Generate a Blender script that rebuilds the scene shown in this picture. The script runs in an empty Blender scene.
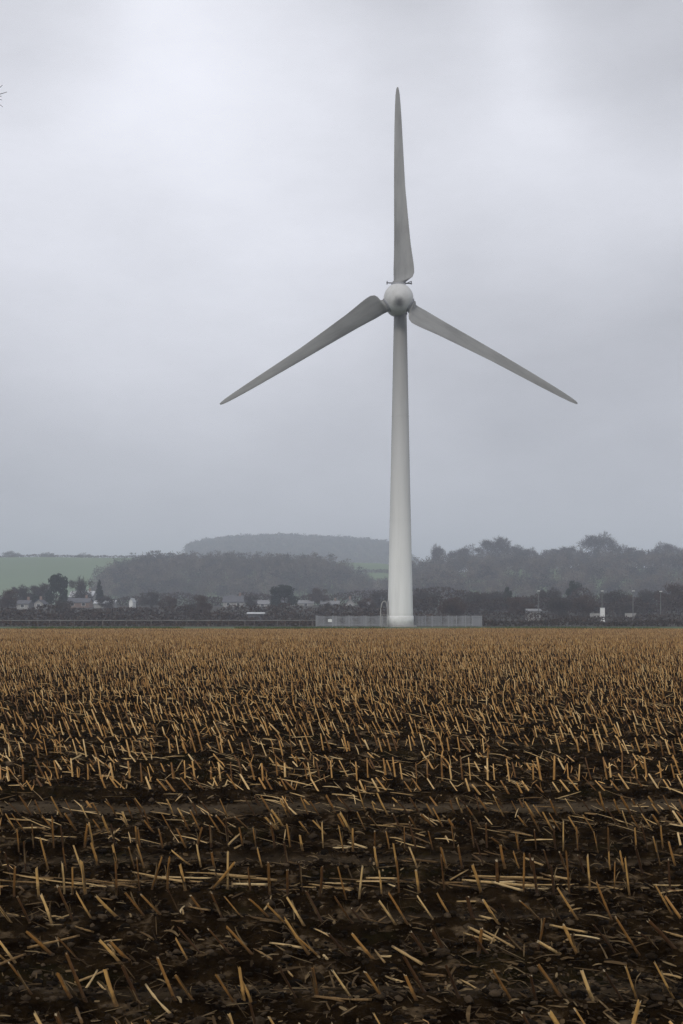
import bpy, bmesh, math, random
import numpy as np
from math import radians as R, pi, sin, cos, tan, hypot
from mathutils import Vector, Matrix

random.seed(7)
rng = np.random.default_rng(11)
S = bpy.context.scene
COL = S.collection

# ------------------------------------------------------------------ camera, sky, sun, exposure
FPX, W, H, HC, YH = 1300.0, 683, 1024, 1.7, 616.0
PITCH = 0.0                              # levelled camera with a shifted (rising-front) lens
cd = bpy.data.cameras.new('camera')
cam = bpy.data.objects.new('camera', cd)
COL.objects.link(cam)
cam.location = (0, 0, HC)
cam.rotation_euler = (pi / 2 + PITCH, 0, 0)
cd.sensor_fit = 'HORIZONTAL'
cd.sensor_width = 24.0
cd.lens = FPX / W * 24.0
cd.shift_y = (YH - H / 2) / W
cd.clip_start = 0.1
cd.clip_end = 20000
S.camera = cam

SUN_EL, SUN_AZ = 34.0, 200.0          # azimuth clockwise from +Y (the view direction)
sd = bpy.data.lights.new('sun', 'SUN')
sun = bpy.data.objects.new('sun', sd)
COL.objects.link(sun)
sd.energy = 1.5
sd.angle = R(14)
sd.color = (1.0, 0.96, 0.9)
_sv = Vector((sin(R(SUN_AZ)) * cos(R(SUN_EL)), cos(R(SUN_AZ)) * cos(R(SUN_EL)), sin(R(SUN_EL))))
sun.rotation_euler = (-_sv).to_track_quat('-Z', 'Y').to_euler()
sun.location = (0, -20, 60)

S.view_settings.view_transform = 'Standard'
S.view_settings.look = 'None'
S.view_settings.exposure = 0.0
S.view_settings.gamma = 1.0
S.cycles.use_denoising = True
S.cycles.denoising_prefilter = 'NONE'
S.cycles.volume_bounces = 1
S.cycles.max_bounces = 6
S.cycles.transparent_max_bounces = 16


def ray(px, py):
    u, v = (px - W / 2) / FPX, (YH - py) / FPX
    return Vector((u, cos(PITCH) - v * sin(PITCH), sin(PITCH) + v * cos(PITCH)))


def at(px, py, Y):
    d = ray(px, py)
    return Vector((0, 0, HC)) + d * (Y / d.y)


def project(p):
    x, y, z = p[0], p[1], p[2] - HC
    w = y * cos(PITCH) + z * sin(PITCH)
    v = -y * sin(PITCH) + z * cos(PITCH)
    return W / 2 + FPX * x / w, YH - FPX * v / w


def make_world():
    w = bpy.data.worlds.new('World')
    S.world = w
    w.use_nodes = True
    nt = w.node_tree
    nt.nodes.clear()
    N, L = nt.nodes.new, nt.links.new
    out, bg = N('ShaderNodeOutputWorld'), N('ShaderNodeBackground')
    bg.inputs['Strength'].default_value = 0.1
    sky = N('ShaderNodeTexSky')
    sky.sky_type = 'NISHITA'
    sky.sun_disc = False
    sky.sun_elevation = R(SUN_EL)
    sky.sun_rotation = R(SUN_AZ)
    tc = N('ShaderNodeTexCoord')

    def noise(scale, detail, rough, sc3):
        mp = N('ShaderNodeMapping')
        mp.inputs['Scale'].default_value = sc3
        L(tc.outputs['Generated'], mp.inputs['Vector'])
        n = N('ShaderNodeTexNoise')
        n.inputs['Scale'].default_value = scale
        n.inputs['Detail'].default_value = detail
        n.inputs['Roughness'].default_value = rough
        L(mp.outputs['Vector'], n.inputs['Vector'])
        return n.outputs['Fac']

    def math_(op, a, b=None, c=None):
        m = N('ShaderNodeMath')
        m.operation = op
        for i, q in enumerate((a, b, c)):
            if q is None:
                continue
            if isinstance(q, (int, float)):
                m.inputs[i].default_value = q
            else:
                L(q, m.inputs[i])
        return m.outputs[0]

    def blob(px, py, deg, amp):
        d = ray(px, py).normalized()
        vm = N('ShaderNodeVectorMath')
        vm.operation = 'DOT_PRODUCT'
        L(tc.outputs['Generated'], vm.inputs[0])
        vm.inputs[1].default_value = d
        mr = N('ShaderNodeMapRange')
        mr.interpolation_type = 'SMOOTHSTEP'
        mr.inputs['From Min'].default_value = cos(R(deg))
        mr.inputs['From Max'].default_value = 1.0
        mr.inputs['To Min'].default_value = 0.0
        mr.inputs['To Max'].default_value = amp
        L(vm.outputs['Value'], mr.inputs['Value'])
        return mr.outputs[0]

    # overcast deck: soft large masses, with thinner bright parts
    v = math_('MULTIPLY', noise(4.5, 6, 0.55, (1, 1, 1.7)), 2.0)
    v = math_('ADD', v, math_('MULTIPLY', noise(11.0, 8, 0.65, (1, 1, 2.4)), 1.5))
    v = math_('ADD', v, SKY_BASE)
    for b in SKY_BLOBS:
        v = math_('ADD', v, blob(*b))
    cr = N('ShaderNodeCombineColor')
    L(math_('MULTIPLY', v, 0.965), cr.inputs[0])
    L(math_('MULTIPLY', v, 0.98), cr.inputs[1])
    L(math_('MULTIPLY', v, 1.055), cr.inputs[2])
    mx = N('ShaderNodeMix')
    mx.data_type = 'RGBA'
    mx.inputs['Factor'].default_value = 0.97
    L(sky.outputs['Color'], mx.inputs['A'])
    L(cr.outputs[0], mx.inputs['B'])
    L(mx.outputs['Result'], bg.inputs['Color'])
    L(bg.outputs[0], out.inputs['Surface'])


SKY_BASE = 4.78
SKY_BLOBS = [(130, 150, 15, 3.1), (230, 10, 9, 0.6), (610, 95, 10, 2.1), (60, 345, 9, -0.5), (683, 0, 7, -2.4), (0, 0, 6, -1.7),
             (350, 70, 7, -0.7), (470, 190, 10, 0.5), (600, 330, 10, -0.8)]
make_world()
HAZE_DENSITY = 0.00054

# ------------------------------------------------------------------ helpers


def tag(o, label=None, cat=None, group=None, kind=None):
    if label: o['label'] = label
    if cat: o['category'] = cat
    if group: o['group'] = group
    if kind: o['kind'] = kind
    return o


def mesh_np(name, V, F, mats=None, midx=None, smooth=False):
    """V (n,3); F an (m,k) int array, or a list of such arrays"""
    if not isinstance(F, (list, tuple)):
        F = [F]
    F = [np.asarray(f, dtype=np.int32) for f in F if len(f)]
    V = np.asarray(V, dtype=np.float32)
    me = bpy.data.meshes.new(name)
    me.vertices.add(len(V))
    me.vertices.foreach_set('co', V.ravel())
    tot = np.concatenate([np.full(len(f), f.shape[1], np.int32) for f in F])
    loops = np.concatenate([f.ravel() for f in F])
    me.loops.add(len(loops))
    me.loops.foreach_set('vertex_index', loops)
    me.polygons.add(len(tot))
    st = np.concatenate([[0], np.cumsum(tot)[:-1]]).astype(np.int32)
    me.polygons.foreach_set('loop_start', st)
    me.polygons.foreach_set('loop_total', tot)
    for m in (mats or []):
        me.materials.append(m)
    if midx is not None:
        me.polygons.foreach_set('material_index', np.asarray(midx, np.int32))
    if smooth:
        me.polygons.foreach_set('use_smooth', np.ones(len(tot), bool))
    me.update(calc_edges=True)
    return me


def link(name, me, parent=None, loc=None):
    o = bpy.data.objects.new(name, me)
    COL.objects.link(o)
    if parent is not None:
        o.parent = parent
    if loc is not None:
        o.location = loc
    return o


def empty(name, loc, rz=0):
    o = bpy.data.objects.new(name, None)
    o.empty_display_size = 0.2
    COL.objects.link(o)
    o.location = loc
    o.rotation_euler = (0, 0, rz)
    return o


class MB:
    """collects shapes, links them as one mesh"""
    def __init__(s):
        s.v, s.f = [], []

    def add(s, V, F):
        n = len(s.v)
        s.v += [tuple(p) for p in V]
        s.f += [tuple(i + n for i in f) for f in F]
        return s

    def box(s, c, d, rz=0.0, taper=1.0):
        V = []
        for z in (-1, 1):
            k = taper if z > 0 else 1.0
            for x, y in ((-1, -1), (1, -1), (1, 1), (-1, 1)):
                a, b = x * d[0] / 2 * k, y * d[1] / 2 * k
                V.append((c[0] + a * cos(rz) - b * sin(rz), c[1] + a * sin(rz) + b * cos(rz), c[2] + z * d[2] / 2))
        return s.add(V, [(3, 2, 1, 0), (4, 5, 6, 7), (0, 1, 5, 4), (1, 2, 6, 5), (2, 3, 7, 6), (3, 0, 4, 7)])

    def tube(s, p, q, r0, r1=None, n=8, caps=True):
        r1 = r0 if r1 is None else r1
        p, q = Vector(p), Vector(q)
        d = (q - p).normalized()
        a = d.orthogonal().normalized()
        b = d.cross(a)
        V = [p + (a * cos(t) + b * sin(t)) * r0 for t in (2 * pi * i / n for i in range(n))]
        V += [q + (a * cos(t) + b * sin(t)) * r1 for t in (2 * pi * i / n for i in range(n))]
        F = [(i, (i + 1) % n, n + (i + 1) % n, n + i) for i in range(n)]
        if caps:
            F += [tuple(range(n))[::-1], tuple(range(n, 2 * n))]
        return s.add(V, F)

    def lathe(s, prof, n=32, M=Matrix()):
        V = [M @ Vector((r * cos(2 * pi * i / n), r * sin(2 * pi * i / n), z)) for r, z in prof for i in range(n)]
        F = [(k * n + i, k * n + (i + 1) % n, (k + 1) * n + (i + 1) % n, (k + 1) * n + i)
             for k in range(len(prof) - 1) for i in range(n)]
        F += [tuple(range(n))[::-1], tuple(range((len(prof) - 1) * n, len(prof) * n))]
        return s.add(V, F)

    def build(s, name, mat, parent=None, smooth=False, loc=None):
        me = bpy.data.meshes.new(name)
        me.from_pydata([tuple(v) for v in s.v], [], s.f)
        me.materials.append(mat)
        if smooth:
            me.polygons.foreach_set('use_smooth', np.ones(len(me.polygons), bool))
        me.update()
        return link(name, me, parent, loc)


def vnoise(x, y, seed=0):
    """smooth value noise on arrays"""
    xi, yi = np.floor(x).astype(np.int64), np.floor(y).astype(np.int64)
    fx, fy = x - xi, y - yi
    fx, fy = fx * fx * (3 - 2 * fx), fy * fy * (3 - 2 * fy)

    def h(a, b):
        n = (a * 374761393 + b * 668265263 + seed * 974711) & 0xffffffff
        n = ((n ^ (n >> 13)) * 1274126177) & 0xffffffff
        return ((n ^ (n >> 16)) & 0xffff) / 65535.0
    return (h(xi, yi) * (1 - fx) + h(xi + 1, yi) * fx) * (1 - fy) + (h(xi, yi + 1) * (1 - fx) + h(xi + 1, yi + 1) * fx) * fy


def sstep(a, b, x):
    t = np.clip((x - a) / (b - a), 0, 1)
    return t * t * (3 - 2 * t)


# ------------------------------------------------------------------ materials


def material(name, cols, scale=6.0, rough=0.8, detail=5, rnd=None, bump=0.0, coord='Object', spec=0.3, bscale=None, stretch=(1, 1, 1)):
    """noise ramp through cols; rnd = 'island' or 'object' adds a random pick along the ramp"""
    m = bpy.data.materials.new(name)
    m.use_nodes = True
    nt = m.node_tree
    N, L = nt.nodes.new, nt.links.new
    b = nt.nodes['Principled BSDF']
    b.inputs['Roughness'].default_value = rough
    b.inputs['Specular IOR Level'].default_value = spec
    tc = N('ShaderNodeTexCoord')
    mp = N('ShaderNodeMapping')
    mp.inputs['Scale'].default_value = stretch
    L(tc.outputs[coord], mp.inputs['Vector'])
    n = N('ShaderNodeTexNoise')
    n.inputs['Scale'].default_value = scale
    n.inputs['Detail'].default_value = detail
    n.inputs['Roughness'].default_value = 0.6
    L(mp.outputs[0], n.inputs['Vector'])
    fac = n.outputs['Fac']
    mr = N('ShaderNodeMapRange')
    mr.inputs['From Min'].default_value = 0.25
    mr.inputs['From Max'].default_value = 0.75
    L(fac, mr.inputs['Value'])
    fac = mr.outputs[0]
    if rnd:
        if rnd == 'island':
            g = N('ShaderNodeNewGeometry')
            src = g.outputs['Random Per Island']
        else:
            g = N('ShaderNodeObjectInfo')
            src = g.outputs['Random']
        mm = N('ShaderNodeMix')
        mm.inputs['Factor'].default_value = 0.75
        L(fac, mm.inputs['A'])
        L(src, mm.inputs['B'])
        fac = mm.outputs['Result']
    cr = N('ShaderNodeValToRGB')
    el = cr.color_ramp.elements
    while len(el) < len(cols):
        el.new(0.5)
    for i, c in enumerate(cols):
        el[i].position = i / (len(cols) - 1)
        el[i].color = (*c, 1)
    L(fac, cr.inputs['Fac'])
    L(cr.outputs['Color'], b.inputs['Base Color'])
    if bump:
        n2 = N('ShaderNodeTexNoise')
        n2.inputs['Scale'].default_value = bscale or scale * 4
        n2.inputs['Detail'].default_value = 6
        L(mp.outputs[0], n2.inputs['Vector'])
        bp = N('ShaderNodeBump')
        bp.inputs['Strength'].default_value = bump
        bp.inputs['Distance'].default_value = 0.02
        L(n2.outputs['Fac'], bp.inputs['Height'])
        L(bp.outputs[0], b.inputs['Normal'])
    return m


STRAW = [(0.035, 0.015, 0.005), (0.17, 0.078, 0.018), (0.42, 0.22, 0.06), (0.60, 0.37, 0.14), (0.78, 0.60, 0.32)]
M = {
    'soil': material('soil', [(0.003, 0.0017, 0.0008), (0.006, 0.0035, 0.0016), (0.020, 0.0122, 0.0055), (0.15, 0.105, 0.062)], 5.0, 0.85, 11, bump=1.0, bscale=55, spec=0.0),
    'clod': material('clod', [(0.003, 0.0018, 0.0009), (0.014, 0.009, 0.0045), (0.12, 0.085, 0.053)], 30, 0.9, 6, rnd='island', bump=0.9, spec=0.06),
    'straw': material('straw', STRAW, 16, 0.6, 4, rnd='island'),
    'straw_object': material('straw_object', [(0.010, 0.006, 0.003), (0.06, 0.026, 0.007), (0.24, 0.115, 0.028), (0.46, 0.27, 0.085), (0.70, 0.53, 0.27)], 38, 0.7, 6, rnd='object', bump=0.5, stretch=(1, 1, 0.3), spec=0.15),
    'pale_straw': material('pale_straw', [(0.02, 0.012, 0.005), (0.17, 0.10, 0.04), (0.45, 0.30, 0.13), (0.70, 0.55, 0.31)], 22, 0.65, 6, rnd='object', bump=0.4, spec=0.15),
    'pith': material('pith', [(0.25, 0.19, 0.11), (0.5, 0.42, 0.28)], 60, 0.8, 3),
    'husk': material('husk', [(0.012, 0.008, 0.005), (0.035, 0.022, 0.011), (0.09, 0.058, 0.028), (0.26, 0.19, 0.10)], 30, 0.8, 4, rnd='island', spec=0.05),
    'grass': material('grass', [(0.03, 0.05, 0.012), (0.055, 0.09, 0.02), (0.085, 0.12, 0.03)], 0.35, 0.9, 8),
    'scrub': material('scrub', [(0.016, 0.014, 0.009), (0.03, 0.026, 0.016), (0.05, 0.045, 0.026)], 0.05, 0.95, 8),
    'hill': material('hill', [(0.065, 0.11, 0.035), (0.10, 0.155, 0.052), (0.13, 0.175, 0.07)], 0.006, 0.95, 8),
    'turbine_white': material('turbine_white', [(0.46, 0.46, 0.44), (0.56, 0.56, 0.545), (0.60, 0.60, 0.59)], 0.5, 0.45, 8, stretch=(1, 1, 0.2)),
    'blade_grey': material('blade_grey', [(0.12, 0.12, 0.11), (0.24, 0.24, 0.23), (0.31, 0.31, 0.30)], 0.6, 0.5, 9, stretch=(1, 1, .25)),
    'dark_metal': material('dark_metal', [(0.05, 0.05, 0.052), (0.09, 0.09, 0.095)], 5, 0.6),
    'galvanised': material('galvanised', [(0.17, 0.175, 0.19), (0.25, 0.255, 0.27), (0.33, 0.335, 0.35)], 3, 0.55, rnd='island'),
    'pale_rail': material('pale_rail', [(0.11, 0.108, 0.10), (0.22, 0.22, 0.21)], 0.6, 0.7),
    'white_paint': material('white_paint', [(0.62, 0.62, 0.60), (0.8, 0.8, 0.78)], 2, 0.6),
    'concrete': material('concrete', [(0.25, 0.245, 0.23), (0.38, 0.37, 0.35)], 2, 0.9, bump=0.3),
    'old_wood': material('old_wood', [(0.07, 0.062, 0.055), (0.20, 0.18, 0.16)], 2.5, 0.9, rnd='object'),
    'grey_roof': material('grey_roof', [(0.16, 0.16, 0.165), (0.26, 0.26, 0.265)], 0.7, 0.8),
    'bark': material('bark', [(0.022, 0.018, 0.014), (0.05, 0.042, 0.034)], 3, 0.9),
    'twig': material('twig', [(0.030, 0.024, 0.020), (0.055, 0.045, 0.037), (0.085, 0.068, 0.054)], 0.25, 0.9, rnd='island'),
    'russet': material('russet', [(0.035, 0.022, 0.016), (0.07, 0.042, 0.028), (0.11, 0.065, 0.04)], 0.3, 0.9, rnd='island'),
    'evergreen': material('evergreen', [(0.008, 0.013, 0.008), (0.018, 0.028, 0.015), (0.035, 0.048, 0.024)], 0.4, 0.85, rnd='island'),
    'wood_mass': material('wood_mass', [(0.006, 0.009, 0.007), (0.03, 0.03, 0.024), (0.11, 0.085, 0.062), (0.22, 0.19, 0.15)], 0.06, 0.95, 4),
    'hedge': material('hedge', [(0.012, 0.009, 0.008), (0.05, 0.034, 0.026), (0.12, 0.085, 0.062)], 0.9, 0.9, rnd='island'),
    'brick': material('brick', [(0.20, 0.14, 0.11), (0.28, 0.2, 0.16)], 1.5, 0.9),
    'render': material('render', [(0.24, 0.235, 0.22), (0.34, 0.335, 0.32)], 0.8, 0.9),
    'pale_roof': material('pale_roof', [(0.40, 0.41, 0.42), (0.58, 0.59, 0.60)], 0.7, 0.6),
    'slate': material('slate', [(0.07, 0.072, 0.08), (0.13, 0.13, 0.14)], 1.2, 0.75),
    'glass': material('glass', [(0.03, 0.035, 0.04), (0.05, 0.055, 0.06)], 1, 0.15, spec=0.6),
}

def mossy(m):
    nt = m.node_tree
    N, L = nt.nodes.new, nt.links.new
    b = nt.nodes['Principled BSDF']
    src = b.inputs['Base Color'].links[0].from_socket
    tc, n = N('ShaderNodeTexCoord'), N('ShaderNodeTexNoise')
    n.inputs['Scale'].default_value = 0.9
    n.inputs['Detail'].default_value = 8
    n.inputs['Roughness'].default_value = 0.7
    L(tc.outputs['Object'], n.inputs['Vector'])
    mr = N('ShaderNodeMapRange')
    for k, v in (('From Min', 0.55), ('From Max', 0.72), ('To Min', 0.0), ('To Max', 0.55)):
        mr.inputs[k].default_value = v
    L(n.outputs['Fac'], mr.inputs['Value'])
    mx = N('ShaderNodeMix')
    mx.data_type = 'RGBA'
    L(mr.outputs[0], mx.inputs['Factor'])
    L(src, mx.inputs['A'])
    mx.inputs['B'].default_value = (0.020, 0.021, 0.008, 1)
    L(mx.outputs['Result'], b.inputs['Base Color'])


def ruts(m):
    # wheel-pressed strips along the rows: smoother, drier, paler earth
    nt = m.node_tree
    N, L = nt.nodes.new, nt.links.new
    b = nt.nodes['Principled BSDF']
    tc, sp, nz = N('ShaderNodeTexCoord'), N('ShaderNodeSeparateXYZ'), N('ShaderNodeTexNoise')
    L(tc.outputs['Object'], sp.inputs[0])
    L(tc.outputs['Object'], nz.inputs['Vector'])
    nz.inputs['Scale'].default_value = 1.6
    nz.inputs['Detail'].default_value = 9
    nz.inputs['Roughness'].default_value = 0.75
    for yc, hw, amt in ((11.75, .42, .95), (7.58, .2, .7), (5.95, .2, .6), (9.2, .16, .5), (8.3, .12, .3), (16.6, .3, .5)):
        a = N('ShaderNodeMath')
        a.operation = 'SUBTRACT'
        L(sp.outputs['Y'], a.inputs[0])
        a.inputs[1].default_value = yc
        c = N('ShaderNodeMath')
        c.operation = 'ABSOLUTE'
        L(a.outputs[0], c.inputs[0])
        e = N('ShaderNodeMath')
        e.operation = 'MULTIPLY_ADD'
        L(nz.outputs['Fac'], e.inputs[0])
        e.inputs[1].default_value = hw * 2.4
        L(c.outputs[0], e.inputs[2])
        mr = N('ShaderNodeMapRange')
        for k, v in (('From Min', hw * 1.15), ('From Max', hw * 2.1), ('To Min', amt), ('To Max', 0.0)):
            mr.inputs[k].default_value = v
        L(e.outputs[0], mr.inputs['Value'])
        src = b.inputs['Base Color'].links[0].from_socket
        mx = N('ShaderNodeMix')
        mx.data_type = 'RGBA'
        L(mr.outputs[0], mx.inputs['Factor'])
        L(src, mx.inputs['A'])
        mx.inputs['B'].default_value = (0.075, 0.056, 0.036, 1)
        L(mx.outputs['Result'], b.inputs['Base Color'])


def muddy(m):
    nt = m.node_tree
    N, L = nt.nodes.new, nt.links.new
    b = nt.nodes['Principled BSDF']
    src = b.inputs['Base Color'].links[0].from_socket
    tc, sp, nz, ad, mr, mx = (N('ShaderNode' + k) for k in ('TexCoord', 'SeparateXYZ', 'TexNoise', 'Math', 'MapRange', 'Mix'))
    L(tc.outputs['Object'], sp.inputs[0])
    L(tc.outputs['Object'], nz.inputs['Vector'])
    nz.inputs['Scale'].default_value = 30
    ad.operation = 'MULTIPLY_ADD'
    L(nz.outputs['Fac'], ad.inputs[0])
    ad.inputs[1].default_value = 0.13
    L(sp.outputs['Z'], ad.inputs[2])
    for k, v in (('From Min', 0.07), ('From Max', 0.16), ('To Min', 0.85), ('To Max', 0.0)):
        mr.inputs[k].default_value = v
    L(ad.outputs[0], mr.inputs['Value'])
    mx.data_type = 'RGBA'
    L(mr.outputs[0], mx.inputs['Factor'])
    L(src, mx.inputs['A'])
    mx.inputs['B'].default_value = (0.035, 0.02, 0.01, 1)
    L(mx.outputs['Result'], b.inputs['Base Color'])


muddy(M['straw_object'])
mossy(M['soil'])
ruts(M['soil'])

# turbine tower: pale paint colour blended to dark grey towards the top
def graded_tower():
    m = material('tower_paint', [(0.66, 0.66, 0.645), (0.78, 0.78, 0.76), (0.82, 0.82, 0.81)], 0.6, 0.5, 8, stretch=(1.5, 1.5, 0.12))
    nt = m.node_tree
    N, L = nt.nodes.new, nt.links.new
    b = nt.nodes['Principled BSDF']
    src = b.inputs['Base Color'].links[0].from_socket
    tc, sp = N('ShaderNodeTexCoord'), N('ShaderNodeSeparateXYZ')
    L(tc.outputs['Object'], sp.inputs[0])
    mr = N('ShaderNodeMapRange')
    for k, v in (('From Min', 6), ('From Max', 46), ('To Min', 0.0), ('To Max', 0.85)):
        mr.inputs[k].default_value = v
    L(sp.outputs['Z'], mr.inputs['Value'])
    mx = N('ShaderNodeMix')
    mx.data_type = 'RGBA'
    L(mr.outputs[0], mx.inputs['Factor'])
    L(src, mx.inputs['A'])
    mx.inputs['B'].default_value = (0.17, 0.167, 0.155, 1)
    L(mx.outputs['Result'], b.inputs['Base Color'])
    return m


M['tower'] = graded_tower()


def patched_spinner():
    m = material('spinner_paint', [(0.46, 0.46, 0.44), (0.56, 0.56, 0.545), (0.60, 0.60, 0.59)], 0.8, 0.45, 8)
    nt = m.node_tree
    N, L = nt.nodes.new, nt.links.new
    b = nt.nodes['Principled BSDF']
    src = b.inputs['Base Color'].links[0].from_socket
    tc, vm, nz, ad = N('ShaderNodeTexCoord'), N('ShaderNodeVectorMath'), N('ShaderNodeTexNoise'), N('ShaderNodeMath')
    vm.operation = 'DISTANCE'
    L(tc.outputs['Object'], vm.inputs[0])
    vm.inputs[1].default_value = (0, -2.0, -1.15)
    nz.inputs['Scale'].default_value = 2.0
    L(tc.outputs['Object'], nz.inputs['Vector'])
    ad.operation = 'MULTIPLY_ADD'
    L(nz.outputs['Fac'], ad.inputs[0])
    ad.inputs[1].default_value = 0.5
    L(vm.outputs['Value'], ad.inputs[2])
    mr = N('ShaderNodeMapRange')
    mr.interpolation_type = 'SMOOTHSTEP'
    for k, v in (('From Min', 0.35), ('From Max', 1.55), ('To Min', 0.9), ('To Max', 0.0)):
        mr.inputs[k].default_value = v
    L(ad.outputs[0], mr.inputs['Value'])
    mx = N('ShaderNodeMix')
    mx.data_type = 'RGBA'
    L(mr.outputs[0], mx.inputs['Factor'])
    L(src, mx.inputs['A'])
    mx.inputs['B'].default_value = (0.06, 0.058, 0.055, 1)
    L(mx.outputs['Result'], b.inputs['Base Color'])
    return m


M['spinner'] = patched_spinner()        # soft-edged dark patch blended in below the nose

# ------------------------------------------------------------------ terrain
FIELD_END = 163.0
RIDGES = [  # crest distance, foot distance, crest line in pixels
    (1300, 960, [(-900, 565), (-400, 560), (0, 557.5), (190, 558), (240, 560), (300, 562), (380, 564), (420, 570), (480, 588), (800, 600), (1500, 600)]),
    (2300, 1350, [(-900, 585), (-300, 580), (100, 580), (160, 570), (182, 560), (192, 553), (207, 548), (240, 543.5), (280, 542.5), (330, 544.5), (380, 548), (393, 551.5), (404, 560), (415, 571), (520, 578), (700, 580), (1500, 585)]),
    (930, 690, [(-900, 616), (60, 612), (100, 602), (112, 588), (125, 577), (160, 571), (250, 572), (320, 573), (345, 582), (365, 594), (385, 605), (450, 613), (1500, 616)]),
    (950, 560, [(-900, 616), (340, 614), (385, 594), (415, 578), (440, 574), (500, 569), (600, 568), (683, 569), (1000, 571), (1500, 575)]),
]


def ridge_z(k, X, Y):
    Yc, Yf, prof = RIDGES[k]
    px = W / 2 + FPX * X / Yc
    py = np.interp(px, [p[0] for p in prof], [p[1] for p in prof])
    zc = HC + (YH - py) * Yc / FPX
    up = sstep(Yf, Yc, Y)
    dn = 1 - 0.6 * sstep(Yc, Yc * 1.5, Y)
    return zc * up * dn


def terrain_z(X, Y):
    X, Y = np.asarray(X, float), np.asarray(Y, float)
    z = 6.0 * sstep(235, 540, Y)
    for k in range(4):
        z = np.maximum(z, ridge_z(k, X, Y))
    z = z + (vnoise(X / 60, Y / 60, 3) - 0.5) * 1.2 * sstep(300, 500, Y)
    z = z - 0.16 * (1 - sstep(FIELD_END - 2, FIELD_END + 1, Y))
    return z


def build_terrain():
    ys = np.concatenate([np.linspace(-120, 150, 12), np.linspace(158, 168, 9), np.linspace(171, 420, 60), np.linspace(428, 1200, 110), np.geomspace(1215, 9000, 70)])
    s = np.linspace(-1, 1, 181)
    s = np.sign(s) * np.abs(s) ** 1.6
    X = s[None, :] * (240 + 0.75 * np.maximum(ys, 0)[:, None])
    Y = np.repeat(ys[:, None], len(s), 1)
    Z = terrain_z(X, Y)
    V = np.stack([X, Y, Z], -1).reshape(-1, 3)
    nx, ny = len(s), len(ys)
    i = (np.arange(ny - 1)[:, None] * nx + np.arange(nx - 1)[None, :]).ravel()
    F = np.stack([i, i + 1, i + nx + 1, i + nx], 1)
    Yf = Y[:-1, :-1].ravel()
    mi = np.where(Yf < 156, 0, np.where(Yf < 204, 1, np.where(Yf < 640, 2, 3)))
    o = link('ground', mesh_np('ground', V, F, [M['soil'], M['grass'], M['scrub'], M['hill']], mi, True))
    tag(o, 'green verge, fields and hazy hills rising behind the stubble field', 'ground', kind='structure')


build_terrain()

# rows of the crop: distance, lean to the left (deg), height factor, keep probability
ROWS = []
near = [(5.05, 30, .9, .9), (5.76, 27, .95, .93), (6.5, 42, .9, .9), (7.25, 33, 1.0, .97), (8.0, 3, 1.15, .98), (8.75, 14, .95, .9), (9.5, 6, 1.0, .95),
        (10.25, 33, .95, .95), (11.0, 28, .9, .9), (11.75, 40, .6, .35), (12.5, 36, .9, .85), (13.25, 7, 1.12, .95), (14.0, 36, .7, .55), (14.75, 42, .65, .5)]
ROWS += near
_d = 15.5
_k = 0
while _d < FIELD_END - 1:
    if _d < 30:
        ROWS.append((_d, random.choice([2, 16, 22]), 1.15, .99) if _k % 3 == 0 else (_d, random.choice([28, 36, 44]), .6, .6 if _d < 26 else .85))
    elif _d < 60:
        ROWS.append((_d, random.uniform(4, 14), 1.1, .97) if _k % 3 == 0 else (_d, random.uniform(14, 28), .85, .8))
    else:
        ROWS.append((_d, random.uniform(2, 16), .97, .95))
    _d += 0.75
    _k += 1
ROW_D = np.array([r[0] for r in ROWS])


def field_z(X, Y):
    z = (vnoise(X * 1.1, Y * 1.1, 5) - .5) * 0.05 + (vnoise(X * 0.12, Y * 0.12, 8) - .5) * 0.10
    f = 1 - sstep(25, 60, Y) * 0.7
    q = 1 - .75 * np.exp(-((Y - 11.75) / 0.4) ** 2) - .6 * np.exp(-((Y - 7.58) / 0.18) ** 2) - .5 * np.exp(-((Y - 5.95) / 0.18) ** 2)
    z = z + f * ((vnoise(X * 5, Y * 5, 1) - .5) * 0.05 * q + np.abs(vnoise(X * 11, Y * 11, 2) - .5) * 0.05 * q + (vnoise(X * 27, Y * 27, 4) - .5) * 0.028 * q)
    # each row stands on a low drill ridge, the space between it is a shallow wheel-pressed hollow
    ph = (Y - 5.05) / 0.75 * 2 * pi
    z = z + 0.022 * np.cos(ph + (vnoise(X * .4, Y * .4, 6) - .5) * 1.2)
    z = z - 0.05 * np.exp(-((Y - 11.75) / 0.45) ** 2) * 0.9 - 0.03 * np.exp(-((Y - 7.65) / 0.25) ** 2)
    return z


def build_field():
    ys = np.geomspace(3.4, FIELD_END, 780)
    a = np.linspace(-1, 1, 460)
    s = np.concatenate([np.linspace(-3.2, -1.02, 40), a, np.linspace(1.02, 3.2, 40)])
    X = s[None, :] * (0.30 * ys[:, None] + 0.9)
    Y = np.repeat(ys[:, None], len(s), 1)
    Z = field_z(X, Y)
    V = np.stack([X, Y, Z], -1).reshape(-1, 3)
    nx, ny = len(s), len(ys)
    i = (np.arange(ny - 1)[:, None] * nx + np.arange(nx - 1)[None, :]).ravel()
    F = np.stack([i, i + 1, i + nx + 1, i + nx], 1)
    o = link('field', mesh_np('field', V, F, [M['soil']], None, True))
    tag(o, 'dark wet ploughed soil of the harvested maize field', 'field', kind='structure')


build_field()

# ------------------------------------------------------------------ wind turbine
TB = at(400.3, 627, 201.0)
TY = TB.y
TB.z = 0.0


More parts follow.
